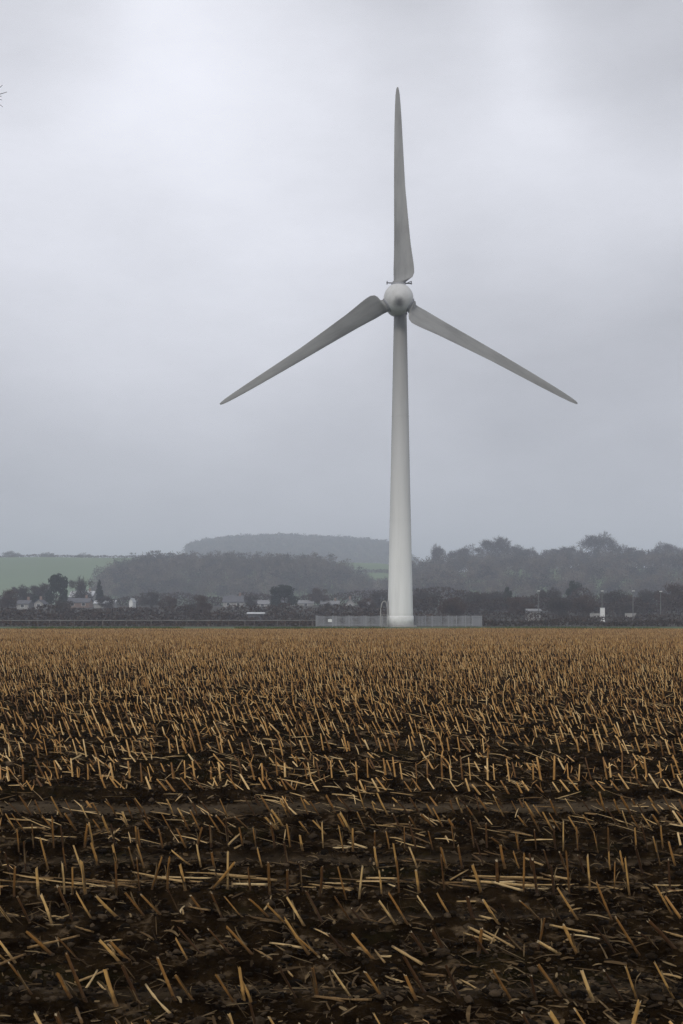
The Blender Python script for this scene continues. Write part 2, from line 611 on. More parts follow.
def build_turbine():
    root = empty('wind_turbine', TB)
    tag(root, 'tall pale grey wind turbine with three still blades in the field', 'wind turbine')
    hub = at(398.5, 298.4, TY - 3.4) - TB
    mpx = (TY - 3.4) / FPX / cos(PITCH) * 0.995
    topz = (at(399, 313, TY) - TB).z
    r0, r1 = 2.02, 0.99
    m = MB()
    prof = []
    for i in range(25):
        t = i / 24
        prof.append((r0 + (r1 - r0) * t ** 0.92, 0.25 + (topz - 0.25) * t))
    m.lathe(prof, 48)
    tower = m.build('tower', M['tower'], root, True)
    for z in (topz * .34, topz * .67):
        m = MB()
        t = (z - .25) / (topz - .25)
        r = r0 + (r1 - r0) * t ** .92
        m.lathe([(r + .004, z - .05), (r + .03, z - .04), (r + .03, z + .04), (r + .004, z + .05)], 48)
        m.build('seam_ring', M['tower'], tower)
    MB().lathe([(r1 + .02, topz - .25), (r1 + .1, topz - .2), (r1 + .1, topz + .02), (r1 + .02, topz + .1)], 40).build('yaw_ring', M['dark_metal'], root)
    MB().lathe([(2.55, -.3), (2.55, .16), (2.45, .24), (2.1, .252)], 40).build('foundation', M['concrete'], root)
    MB().lathe([(r0 + .005, .256), (r0 + .06, .27), (r0 + .055, 1.66), (r0 + .01, 1.7)], 48).build('base_section', M['white_paint'], root, True)
    # door on the left flank and its stair
    a = R(186)
    m = MB()
    m.box((-2.0, -.3, 3.0), (.14, 1.0, 2.1))
    d = m.build('door', M['galvanised'], root)
    MB().box((-2.08, -.62, 3.0), (.05, .05, .22)).build('handle', M['dark_metal'], d)
    m = MB()
    m.box((-2.55, -.3, 1.9), (1.0, 1.2, .06))
    for i in range(8):
        m.box((-2.55, -1.0 - i * .26, 1.68 - i * .22), (.95, .26, .04))
    for sx in (-3.03, -2.07):
        m.tube((sx, -.92, 1.85), (sx, -3.0, .02), .05, n=5)
    for sx, sy in ((-3.03, .25), (-3.03, -.88)):
        m.tube((sx, sy, 0), (sx, sy, 1.9), .05, n=5)
    st = m.build('access_stair', M['render'], root)
    m = MB()
    for sx in (-3.05, -2.05):
        m.tube((sx, -.9, 2.95), (sx, -3.0, 1.1), .045, n=5)
        m.tube((sx, -3.0, 1.1), (sx, -3.0, .05), .04, n=5)
        m.tube((sx, -.9, 1.9), (sx, -.9, 2.95), .04, n=5)
    m.tube((-3.05, -.9, 2.95), (-3.05, .3, 2.95), .045, n=5)
    m.tube((-3.05, .3, 2.95), (-3.05, .3, 1.9), .04, n=5)
    # arched hoop above the landing
    pts = [(-2.95 - .0 * t, -.3, 2.9 + .0) for t in range(1)]
    for i in range(10):
        t0, t1 = pi * i / 10, pi * (i + 1) / 10
        m.tube((-2.5 - .45 * cos(t0), -.3, 3.0 + 1.0 * sin(t0)), (-2.5 - .45 * cos(t1), -.3, 3.0 + 1.0 * sin(t1)), .09, n=6)
    m.build('handrail', M['concrete'], st)
    # nacelle: egg behind the hub
    Mx = Matrix.Translation(hub) @ Matrix.Rotation(-pi / 2, 4, 'X')      # lathe z -> +Y (away from the viewer)
    prof = [(0.02, 7.0), (.6, 6.9), (1.1, 6.5), (1.55, 5.6), (1.85, 4.4), (2.0, 3.2), (2.05, 2.2), (2.0, 1.9), (1.9, 1.6)][::-1]
    nac = MB().lathe(prof, 40, Mx).build('nacelle', M['turbine_white'], root, True)
    # wind sensor frame on the nacelle roof
    c = hub + Vector((0, 3.6, 0))
    zt = (at(399, 282.5, TY) - TB).z
    m = MB()
    x0, x1 = (at(386.5, 282, TY) - TB).x, (at(412, 282, TY) - TB).x
    m.tube((x0, c.y, zt), (x1, c.y, zt - .1), .09, n=6)
    for xx in (x0 + .1, x0 + 1.5, x1 - 1.3, x1 - .1):
        m.tube((xx, c.y, zt - .25), (xx, c.y, zt + .28), .075, n=6)
    for xx in (x0 + 1.4, x1 - 1.4):
        m.tube((xx, c.y, zt), (c.x + (xx - c.x) * .5, c.y, c.z + 1.7), .07, n=6)
    m.tube((x1 - 1.3, c.y, zt - .3), (x1 - .2, c.y, zt + .22), .06, n=5)
    m.build('wind_sensor', M['dark_metal'], nac)
    # spinner: sphere with a nose cap and blade sockets
    rs = 15.0 * mpx
    prof = []
    for i in range(29):
        t = -pi / 2 + (pi * .86) * i / 28
        prof.append((max(.01, rs * cos(t)), rs * sin(t)))
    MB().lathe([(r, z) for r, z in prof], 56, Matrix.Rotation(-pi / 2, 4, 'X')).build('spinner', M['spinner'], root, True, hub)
    # blades
    tab = [(13.5, -6.2, 6.4, .95), (16.5, -6.0, 7.6, .9), (18, -4.6, 11.2, .5), (20, -4.5, 14.0, .30), (24, -4.6, 15.6, .24), (29.4, -4.7, 15.5, .21), (36, -4.5, 14.7, .2), (44, -4.3, 13.5, .19), (53, -4.15, 12.3, .18),
           (70, -4.1, 10.7, .17), (90, -4.1, 8.9, .165), (111, -4.1, 7.1, .16), (140, -3.9, 5.6, .15), (170, -3.5, 4.1, .14), (190, -2.9, 2.9, .14), (201, -2.3, 2.0, .14), (206, -1.7, 1.2, .15), (208.6, -.9, .5, .2)]
    nsec = 28
    V = []
    for r, ua, ub, th in tab:
        ch = (ub - ua) * mpx
        tw = R(32) * (1 - min(1, max(0, (r - 18) / 150))) ** 1.3 if r > 17 else 0.0
        full = ch / cos(tw)
        for i in range(nsec):
            t = 2 * pi * i / nsec
            q = .5 - .5 * cos(t)                       # 0 leading, 1 trailing
            # airfoil half thickness
            y = th * (1.0 if th > .6 else 2.4) * (0.5 * abs(sin(t)) if th > .6 else (0.594 * math.sqrt(q) - .252 * q - .703 * q * q + .569 * q ** 3 - .2 * q ** 4)) * full
            y = y if sin(t) >= 0 else -y * .8
            cx = (q - .5) * full
            u = (ua + ub) / 2 * mpx + cx * cos(tw) - y * sin(tw) * .5
            dep = -cx * sin(tw) + y * cos(tw)
            V.append((u, dep, r * mpx))
    F = [(k * nsec + i, k * nsec + (i + 1) % nsec, (k + 1) * nsec + (i + 1) % nsec, (k + 1) * nsec + i) for k in range(len(tab) - 1) for i in range(nsec)]
    F += [tuple(range(nsec))[::-1], tuple(range((len(tab) - 1) * nsec, len(tab) * nsec))]
    me = bpy.data.meshes.new('blade')
    me.from_pydata(V, [], F)
    me.materials.append(M['blade_grey'])
    me.polygons.foreach_set('use_smooth', np.ones(len(me.polygons), bool))
    me.update()
    for ang, lab in ((-.2, 'blade pointing straight up'), (120.5, 'blade reaching down to the right'), (239.4, 'blade reaching down to the left')):
        b = link('blade', me, root, hub)
        b.rotation_euler = (0, R(ang), 0)
        b['label'] = lab
        b.scale = (1, 1, 1.018 if ang < 1 else 1.0)
        m = MB().lathe([(1.02, 1.75), (1.12, 1.8), (1.12, 2.12), (1.0, 2.2)], 28)
        m.build('blade_collar', M['galvanised'], b, True)
    return hub


build_turbine()

# ------------------------------------------------------------------ compound fence, rail, hedges


def build_compound():
    Y0 = 203.4
    x0, x1 = at(316, 625, Y0).x, at(482, 625, Y0).x
    n = 10
    w = (x1 - x0) / n
    hgt = 1.72
    dep = int(round(15 / w))
    root = empty('security_fence', ((x0 + x1) / 2, Y0, 0))
    tag(root, 'grey steel paling fence around the foot of the wind turbine', 'fence')
    # one panel
    pb = MB()
    k = int(w / .17)
    for i in range(k):
        x = -w / 2 + (i + .5) * w / k
        pb.box((x, 0, .06 + (hgt - .06) / 2), (.06, .02, hgt - .06))
    for z in (.3, hgt - .25):
        pb.box((0, .035, z), (w, .04, .06))
    qb = MB().box((0, .03, hgt / 2 + .03), (.09, .07, hgt + .06))
    first = None
    pm = None
    hx, cy = (x1 - x0) / 2, dep * w
    spots = []
    for i in range(n):
        spots.append((-hx + (i + .5) * w, 0, 0))
        spots.append((-hx + (i + .5) * w, cy, 0))
    for j in range(dep):
        spots.append((-hx, (j + .5) * w, pi / 2))
        spots.append((hx, (j + .5) * w, pi / 2))
    p0 = pb.build('fence_panel', M['galvanised'], root)
    q0 = qb.build('post', M['galvanised'], root)
    for i, (x, y, rz) in enumerate(spots):
        p = p0 if i == 0 else p0.copy()
        q = q0 if i == 0 else q0.copy()
        if i:
            COL.objects.link(p)
            COL.objects.link(q)
        p.location = (x, y, 0)
        p.rotation_euler = (0, 0, rz)
        q.location = (x - w / 2 * cos(rz), y - w / 2 * sin(rz), 0)
        q.rotation_euler = (0, 0, rz)
    sx = at(330, 622, Y0).x - (x0 + x1) / 2
    s = MB().box((sx, -.03, .98), (.62, .02, .45)).build('notice_plate', M['white_paint'], root)
    s['label'] = 'small white notice plate on the fence'
    # electrical cabinet behind the fence, low
    return


build_compound()


def tufts(P, dirs, L, Wd, n3=3):
    """small leaf / twig triangles at P (n,3) pointing along dirs with jitter"""
    n = len(P)
    P = np.repeat(P, n3, 0)
    D = np.repeat(dirs, n3, 0) + rng.normal(0, .75, (n * n3, 3))
    D /= np.linalg.norm(D, axis=1)[:, None] + 1e-9
    A = np.cross(D, rng.normal(0, 1, D.shape))
    A /= np.linalg.norm(A, axis=1)[:, None] + 1e-9
    l = (L * rng.uniform(.5, 1.4, n * n3))[:, None]
    w = (Wd * rng.uniform(.5, 1.3, n * n3))[:, None]
    V = np.stack([P - A * w, P + A * w, P + D * l], 1).reshape(-1, 3)
    F = np.arange(len(V)).reshape(-1, 3)
    return V, F


def hedge(name, pts, h, d, label, mat='hedge', dens=26, group=None, flat=True, tw=(.22, .05), cat='hedge'):
    """bushy strip along a polyline [(x,y)], with a dense core and twig tufts"""
    VV, FF, off = [], [], 0
    CV, CF = [], []
    for (xa, ya), (xb, yb) in zip(pts[:-1], pts[1:]):
        ln = hypot(xb - xa, yb - ya)
        n = int(ln * h * dens)
        t = rng.uniform(0, 1, n)
        x, y = xa + (xb - xa) * t, ya + (yb - ya) * t
        hh = h * (0.93 + .14 * vnoise(x * .35, y * .35, 21)) if flat else h * (.55 + .75 * vnoise(x * .16, y * .16, 22))
        z = hh * rng.uniform(.02, 1, n) ** .8
        y = y + rng.normal(0, d * .4, n)
        g = terrain_z(x, y)
        P = np.stack([x, y, g + z], 1)
        D = np.stack([rng.normal(0, .5, n), rng.normal(0, .5, n), np.full(n, .5)], 1)
        V, F = tufts(P, D, tw[0], tw[1])
        VV.append(V)
        FF.append(F + off)
        off += len(V)
    o = link(name, mesh_np(name, np.concatenate(VV), np.concatenate(FF), [M[mat]]))
    return tag(o, label, cat, group)


def verge_grass():
    n = 9000
    x, y = rng.uniform(-1, 1, n) * 62, FIELD_END + rng.gamma(2.0, 1.1, n) - 2.2
    k = vnoise(x * .12, y * .12, 77) > .3
    x, y = x[k], y[k]
    P = np.stack([x, y, terrain_z(x, y) + .12], 1)
    V, F = tufts(P, np.tile(np.array([[0, 0, 1.2]]), (len(P), 1)), .3, .045)
    o = link('verge_grass', mesh_np('verge_grass', V, F, [M['grass']]))
    tag(o, 'ragged green grass along the far edge of the field', 'grass', kind='stuff')


verge_grass()


def px_x(px, Y):
    return (px - W / 2) * Y / FPX


hedge('hedge', [(px_x(-140, 215), 215.5), (px_x(317, 215), 215.5)], 1.0, .8, 'low flat-topped brown hedge behind the pale rail left of the turbine', dens=80, tw=(.3, .08))
hedge('hedge', [(px_x(-140, 213), 212.6), (px_x(316, 213), 212.6)], .72, .5, 'sparse brown undergrowth along the foot of the pale rail', mat='russet', dens=22, flat=False, tw=(.3, .06), cat='undergrowth')
hedge('hedge', [(px_x(481, 213), 212), (px_x(830, 213), 212)], 1.05, .9, 'low dark hedge along the field edge right of the turbine', dens=45, flat=False, tw=(.34, .09))


def build_rail():
    Y = 213.5
    xa, xb = px_x(-140, Y), px_x(316.5, Y)
    root = empty('rail_fence', ((xa + xb) / 2, Y, 0))
    tag(root, 'long low fence with one pale top rail left of the turbine', 'fence')
    L = xb - xa
    MB().box((0, 0, .97), (L, .09, .14)).build('top_rail', M['pale_rail'], root)
    n = 40
    p0 = MB().box((0, .11, .5), (.15, .12, 1.0)).build('post', M['old_wood'], root)
    for i in range(n):
        p = p0 if i == 0 else p0.copy()
        if i:
            COL.objects.link(p)
        p.location = (-L / 2 + (i + .5) * L / n + random.uniform(-.55, .55), 0, random.uniform(-.06, 0))
    Y = 210.5
    xa, xb = px_x(486, Y), px_x(830, Y)
    root = empty('rail_fence', ((xa + xb) / 2, Y, 0))
    tag(root, 'weathered thin rail fence in front of the dark hedge right of the turbine', 'fence')
    L = xb - xa
    MB().box((0, 0, .72), (L, .05, .07)).build('top_rail', M['bark'], root)
    p0 = MB().box((0, .08, .4), (.12, .1, .8)).build('post', M['bark'], root)
    for i in range(26):
        p = p0 if i == 0 else p0.copy()
        if i:
            COL.objects.link(p)
        p.location = (-L / 2 + (i + .5) * L / 26, 0, 0)


build_rail()

# rough, bushy belts behind
hedge('hedge', [(px_x(-140, 305), 305), (px_x(390, 305), 307)], 3.0, 3, 'taller dark scrub belt between the village houses and the low hedges', dens=12, flat=False, tw=(.6, .16), cat='scrub')
hedge('hedge', [(px_x(405, 335), 335), (px_x(860, 335), 338)], 4.6, 3, 'tall dark thicket right behind the lamp posts', dens=12, flat=False, tw=(.6, .16), cat='thicket')
hedge('hedge', [(px_x(405, 405), 405), (px_x(860, 405), 408)], 6.0, 4, 'grey brown thicket at the foot of the wooded ridge', dens=10, flat=False, tw=(.7, .2), cat='thicket')
hedge('hedge', [(px_x(-140, 500), 505), (px_x(400, 500), 500)], 4.5, 4, 'grey thicket behind the village houses', dens=8, flat=False, tw=(.7, .2), cat='thicket')
hedge('hedge', [(px_x(-140, 262), 262), (px_x(150, 262), 263)], 2.1, 2.2, 'dark scrubby hedge below the village houses at far left', dens=14, flat=False, tw=(.5, .12))
hedge('hedge', [(px_x(150, 270), 272), (px_x(395, 270), 268)], 2.0, 2.2, 'dark scrubby hedge between the white gable and the turbine', dens=14, flat=False, tw=(.5, .12))
hedge('hedge', [(px_x(405, 262), 268), (px_x(830, 262), 264)], 2.0, 2.4, 'dark brown scrub belt below the lamp posts', dens=14, flat=False, tw=(.5, .12), cat='scrub')
hedge('hedge', [(px_x(-140, 1298), 1296), (px_x(105, 1298), 1299), (px_x(240, 1298), 1296)], 2.4, 2.0, 'thin dark hedgerow along the crest of the green hill at left', dens=4, flat=False, tw=(1.0, .4))
hedge('hedge', [(px_x(330, 1000), 1190), (px_x(420, 1000), 1200)], 3.2, 3.0, 'dark hedgerow crossing the small green field left of the tower', dens=4, flat=False, tw=(1.0, .4))

# ------------------------------------------------------------------ trees


def branch_segs(h, spread, rnd, levels=3, up=.5):
    segs = []

    def grow(p, d, ln, r, lv):
        n = 3
        for i in range(n):
            q = p + d * (ln / n)
            segs.append((p, q, r * (1 - .25 * i / n), r * (1 - .25 * (i + 1) / n)))
            p = q
            d = (d + Vector((rnd.gauss(0, .12), rnd.gauss(0, .12), rnd.gauss(.03, .08)))).normalized()
            r *= .9
            if lv > 0 and i > 0:
                for _ in range(2):
                    a = rnd.uniform(0, 2 * pi)
                    nd = (d * up + Vector((cos(a) * spread, sin(a) * spread, rnd.uniform(.1, .6)))).normalized()
                    grow(p, nd, ln * rnd.uniform(.5, .72), r * .55, lv - 1)
    grow(Vector((0, 0, 0)), Vector((0, 0, 1)), h * .5, h * .024, levels)
    return segs


def tree_meshes(seed, kind):
    """unit tree 10 m high; returns (trunk mesh, crown mesh)"""
    rnd = random.Random(seed)
    h = 10.0
    m = MB()
    for p, q, a, b in branch_segs(h, .75, rnd, 2):
        m.tube(p, q, max(a, .03), max(b, .025), n=5, caps=False)
    me_t = bpy.data.meshes.new('trunk')
    me_t.from_pydata([tuple(v) for v in m.v], [], m.f)
    me_t.materials.append(M['bark'])
    # crown lumps
    lumps = []
    if kind == 'conifer':
        for i in range(26):
            t = i / 25
            r = 2.3 * (1 - t) ** .8 + .25
            a = rnd.uniform(0, 2 * pi)
            lumps.append((Vector((cos(a) * r * .5, sin(a) * r * .5, 1.2 + t * 8.4)), r * .62, .55))
        n, L, Wd, n3 = 2600, .42, .17, 3
    elif kind == 'evergreen':
        for i in range(16):
            a, rr = rnd.uniform(0, 2 * pi), 2.9 * math.sqrt(rnd.random())
            z = 4.9 + rnd.uniform(-3.9, 3.4) * math.sqrt(max(.1, 1 - (rr / 3.6) ** 2))
            lumps.append((Vector((cos(a) * rr, sin(a) * rr, z)), rnd.uniform(1.2, 1.9), rnd.uniform(1.0, 1.5)))
        n, L, Wd, n3 = 2600, .42, .2, 3
    elif kind == 'shrub':
        for i in range(14):
            a, rr = rnd.uniform(0, 2 * pi), 4.2 * math.sqrt(rnd.random())
            z = 3.8 + rnd.uniform(-3.2, 3.6) * math.sqrt(max(.1, 1 - (rr / 5) ** 2))
            lumps.append((Vector((cos(a) * rr, sin(a) * rr, z)), rnd.uniform(1.5, 2.4), rnd.uniform(1.4, 2.2)))
        n, L, Wd, n3 = 1900, .75, .07, 3
    else:                                   # bare broadleaf, domed
        for i in range(26):
            a, rr = rnd.uniform(0, 2 * pi), 3.3 * math.sqrt(rnd.random())
            z = 5.0 + rnd.uniform(-3.6, 3.6) * math.sqrt(max(.08, 1 - (rr / 3.9) ** 2))
            lumps.append((Vector((cos(a) * rr, sin(a) * rr, z)), rnd.uniform(1.0, 1.8), rnd.uniform(1.0, 1.6)))
        n, L, Wd, n3 = 2500, .8, .05, 3
    if kind in ('bare', 'russet'):
        for z in (2.6, 4.2, 5.8, 7.4):
            lumps.append((Vector((rnd.uniform(-.6, .6), rnd.uniform(-.6, .6), z)), 2.0, 1.5))
    lc = np.array([tuple(l[0]) for l in lumps])
    lr = np.array([(l[1], l[1], l[2]) for l in lumps])
    k = rng.integers(0, len(lumps), n)
    d = rng.normal(0, 1, (n, 3))
    d /= np.linalg.norm(d, axis=1)[:, None]
    P = lc[k] + d * lr[k] * (rng.uniform(0, 1, n) ** .45)[:, None]
    out = P - np.array([0, 0, 3.5])
    out /= np.linalg.norm(out, axis=1)[:, None] + 1e-9
    P[:, 2] = np.maximum(P[:, 2], .25)
    V, F = tufts(P, out + np.array([0, 0, .3]), L, Wd, n3)
    # squeeze the result into a 10 m tall envelope
    V[:, 2] *= 10.0 / np.percentile(V[:, 2], 99.8)
    mat = {'conifer': 'evergreen', 'evergreen': 'evergreen', 'shrub': 'twig', 'russet': 'russet'}.get(kind, 'twig')
    me_c = mesh_np('crown', V, F, [M[mat]])
    wpx = np.percentile(np.abs(V[:, 0]), 98) * 2
    return me_t, me_c, wpx


KIND = {}
for k, n in (('bare', 4), ('russet', 2), ('evergreen', 2), ('conifer', 1), ('shrub', 2)):
    KIND[k] = [tree_meshes(sum(map(ord, k)) * 10 + i, k) for i in range(n)]
TREE_NAME = {'bare': 'bare_tree', 'russet': 'russet_tree', 'evergreen': 'evergreen_tree', 'conifer': 'conifer_tree', 'shrub': 'bush'}
_tc = 0


def tree(kind, px, top, wpx, Y, label, group, sink=0.0):
    """px centre, top line (photo pixels), crown width in pixels, distance"""
    global _tc
    _tc += 1
    mt, mc, w0 = KIND[kind][_tc % len(KIND[kind])]
    X = px_x(px, Y)
    g = float(terrain_z(X, Y)) - .2
    zt = at(px, top, Y).z
    h = max(1.2, zt - g)
    root = empty(TREE_NAME[kind], (X, Y, g), random.uniform(0, 6.28))
    sxy = wpx * Y / FPX / w0
    root.scale = (sxy, sxy, h / 10.0)
    link('trunk', mt, root)
    link('crown', mc, root)
    tag(root, label, 'bush' if kind == 'shrub' else 'tree', group)


G1, G2, G3, G4 = 'trees on the right skyline', 'trees below the right ridge', 'trees among the village houses', 'far trees over the left hill'
for a in [
    ('bare', 437, 544.5, 15, 950, 'small round bare tree on the skyline nearest the turbine tower'),
    ('bare', 456, 549, 18, 946, 'low bare tree left of a broad one on the skyline'),
    ('bare', 471, 545, 26, 948, 'broad bare tree between the small round one and the tall pointed one on the skyline'),
    ('bare', 495, 536.5, 25, 952, 'tall pointed bare tree on the right skyline'),
    ('bare', 516, 545, 22, 948, 'flat-topped bare tree just right of the tall pointed one'),
    ('bare', 530, 547.5, 16, 954, 'lesser bare tree right of the flat-topped one on the skyline'),
    ('shrub', 545, 550, 16, 950, 'low thin bush in the skyline gap right of the flat-topped tree'),
    ('bare', 560, 546.5, 18, 946, 'open bare tree in a pair left of the great dome tree'),
    ('bare', 573, 546, 16, 952, 'bare tree touching the left side of the great dome tree'),
    ('bare', 600, 533, 38, 950, 'biggest domed bare tree on the right skyline'),
    ('bare', 624, 545, 17, 946, 'small bare tree leaning out from the right of the great dome tree'),
    ('evergreen', 638, 550.5, 12, 950, 'low dark evergreen in the dip right of the great dome tree'),
    ('conifer', 648.5, 549.5, 6, 946, 'tiny dark pointed conifer on the right skyline'),
    ('bare', 665, 542, 27, 950, 'round bare tree beside the tiny conifer near the right edge'),
    ('bare', 682, 548, 16, 948, 'bare tree cut by the right edge of the skyline'),
]:
    tree(*a, G1)
for a in [
    ('russet', 452, 597, 26, 300, 'russet bush-like tree low beside the turbine tower on its right'),
    ('bare', 424, 590, 28, 380, 'grey bare tree half behind the right of the turbine tower'),
    ('bare', 476, 592, 26, 360, 'bare brown tree between the russet one and the dark slim one'),
    ('evergreen', 507, 587, 9, 400, 'slim dark evergreen standing up out of brown trees'),
    ('bare', 492, 591, 24, 390, 'bare grey tree at the left of the slim dark evergreen'),
    ('russet', 520, 597, 26, 330, 'rounded dark russet tree left of the first lamp post'),
    ('bare', 552, 588, 26, 370, 'bare tree right of the first lamp post'),
    ('evergreen', 574, 581, 15, 420, 'dark evergreen tree left of the lamp post with the white box'),
    ('russet', 583, 595, 24, 330, 'brown tree just left of the lamp post with the white box'),
    ('bare', 617, 590, 30, 360, 'bare tree between the second and third lamp posts'),
    ('bare', 647, 589, 26, 380, 'bare tree between the third and fourth lamp posts'),
    ('russet', 672, 583, 30, 350, 'tall brown tree right of the last lamp post'),
    ('bare', 560, 597, 22, 320, 'low spreading tree under the dark evergreen left of the white box'),
    ('shrub', 632, 602, 22, 310, 'thick low bush at the foot of the third lamp post'),
]:
    tree(*a, G2)
for a in [
    ('evergreen', 56, 574, 20, 430, 'tall dark evergreen left of the white roofed houses'),
    ('bare', 80, 577, 22, 470, 'bare tree rising behind the long white roof'),
    ('bare', 40, 583, 18, 450, 'bare grey tree left of the tall dark evergreen'),
    ('conifer', 99.5, 580, 9, 470, 'pointed dark conifer beside the wooded knoll edge'),
    ('bare', 22, 585, 20, 430, 'bare tree above the grey gabled houses at far left'),
    ('russet', 7, 589, 22, 380, 'brownish tree at the left edge of the village'),
    ('evergreen', 30, 594, 20, 440, 'low dark evergreen behind the grey gabled houses'),
    ('shrub', 65, 600, 24, 330, 'dark bush in front of the tall evergreen'),
    ('bare', 105, 596, 18, 400, 'small bare tree between the white roofs and the white gable'),
    ('bare', 151, 590, 20, 430, 'bare tree just right of the white gable'),
    ('russet', 168, 596, 20, 380, 'brown tree right of the white gable, second along'),
    ('russet', 203, 595, 17, 330, 'dark rounded tree left of the pale gabled house'),
    ('shrub', 188, 602, 18, 320, 'low bush at the left of the dark rounded tree'),
    ('bare', 251, 594, 13, 420, 'upright tree right of the pale gabled house'),
    ('evergreen', 285, 585, 25, 430, 'big dark round evergreen above the terrace of pale houses'),
    ('russet', 318, 588, 20, 480, 'reddish bare tree above the right end of the terrace'),
    ('shrub', 325, 602, 13, 360, 'small dark bush in front of the terrace'),
    ('bare', 380, 590, 20, 400, 'bare tree close against the left side of the turbine tower'),
    ('russet', 366, 598, 18, 360, 'low brown tree left of the turbine tower'),
]:
    tree(*a, G3)
for a in [
    ('bare', 11, 551, 15, 1390, 'pale far clump of trees on the hill crest at the left edge'),
    ('bare', 47, 552, 14, 1410, 'pale far tree, second along the left hill crest'),
    ('bare', 84, 553, 16, 1430, 'faint far tree, third along the left hill crest'),
]:
    tree(*a, G4)


def wood(name, N, test, kind_h, ntri, twig, label, pxr, yr, base_n=6):
    """far-off woodland as one mass: many simplified trees"""
    protos = []
    for b in range(base_n):
        lumps = rng.normal(0, 1, (9, 3)) * np.array([.26, .26, .16]) + np.array([0, 0, .62])
        k = rng.integers(0, 9, ntri)
        d = rng.normal(0, 1, (ntri, 3))
        d /= np.linalg.norm(d, axis=1)[:, None]
        P = lumps[k] + d * np.array([.2, .2, .2]) * (rng.uniform(0, 1, ntri) ** .5)[:, None]
        P[:, 2] = np.clip(P[:, 2], .05, 1.05)
        out = P - np.array([0, 0, .35])
        V, F = tufts(P, out, twig[0], twig[1], 1)
        t = np.array([[-.02, 0, 0], [.02, 0, 0], [0, 0, .7], [0, -.02, 0], [0, .02, 0], [0, 0, .7]])
        F2 = np.array([[0, 1, 2], [3, 4, 5]]) + len(V)
        protos.append((np.concatenate([V, t]), np.concatenate([F, F2])))
    VV, FF, off, c, tries = [], [], 0, 0, 0
    while c < N and tries < N * 12:
        tries += 1
        Y = random.uniform(*yr)
        X = px_x(random.uniform(*pxr), Y)
        if not test(X, Y):
            continue
        V, F = protos[random.randrange(base_n)]
        h = random.uniform(*kind_h)
        s = h * random.uniform(.75, 1.1)
        a = random.uniform(0, 6.28)
        ca, sa = cos(a), sin(a)
        z = float(terrain_z(X, Y))
        Q = np.stack([(V[:, 0] * ca - V[:, 1] * sa) * s + X, (V[:, 0] * sa + V[:, 1] * ca) * s + Y, V[:, 2] * h + z], 1)
        VV.append(Q)
        FF.append(F + off)
        off += len(Q)
        c += 1
    o = link(name, mesh_np(name, np.concatenate(VV), np.concatenate(FF), [M['wood_mass']]))
    tag(o, label, 'woodland', kind='stuff')


wood('woodland', 800, lambda X, Y: ridge_z(2, X, Y) > 7.5, (8, 14), 330, (.09, .022),
     'dark wooded knoll behind the village, left of the tower', (98, 384), (715, 960))
wood('woodland', 950, lambda X, Y: ridge_z(3, X, Y) > 7, (9, 14), 330, (.09, .022),
     'misty wooded slope under the right skyline', (398, 900), (640, 965))
wood('woodland', 2600, lambda X, Y: ridge_z(1, X, Y) > 55 and ridge_z(1, X, Y) > ridge_z(0, X, Y) - 5, (9, 14), 60, (.22, .07),
     'pale hazy wood on the farthest hill left of the tower', (188, 420), (1750, 2330))

# a bare tree just outside the frame; its twig tips reach in at the upper left edge


def near_tree():
    tip = at(3, 97, 24.0)
    base = Vector((tip.x - 6.2, 25.5, -.15))
    rnd = random.Random(5)
    root = empty('bare_tree', base)
    tag(root, 'bare tree whose twig tips poke in at the upper left edge', 'tree')
    m, tw = MB(), MB()
    for p, q, a, b in branch_segs(13.5, .7, rnd, 3):
        (m if a > .03 else tw).tube(p, q, max(a, .012), max(b, .01), n=5, caps=False)
    # the branch that reaches over to the right
    pts = [Vector((0, 0, 8.0)), Vector((1.6, -.4, 9.1)), Vector((3.2, -.9, 9.9)), Vector((4.6, -1.2, 10.6))]
    end = tip - base
    pts.append(end + Vector((-.22, 0, -.05)))
    for i in range(len(pts) - 1):
        m.tube(pts[i], pts[i + 1], .09 * .6 ** i, .09 * .6 ** (i + 1), n=6, caps=False)
    o = pts[-1]
    for yy, x1 in ((86, 2.5), (93, 7), (97, 1.8), (101, 2), (108, 3)):
        e = at(x1, yy - 1, 24.0) - base
        mid = (o + e) / 2 + Vector((-.02, .02, .03))
        tw.tube(o, mid, .010, .007, n=4, caps=False)
        tw.tube(mid, e, .007, .004, n=4, caps=False)
    m.build('trunk', M['bark'], root)
    tw.build('twigs', M['bark'], root)


near_tree()

# ------------------------------------------------------------------ village, cabins, lamps


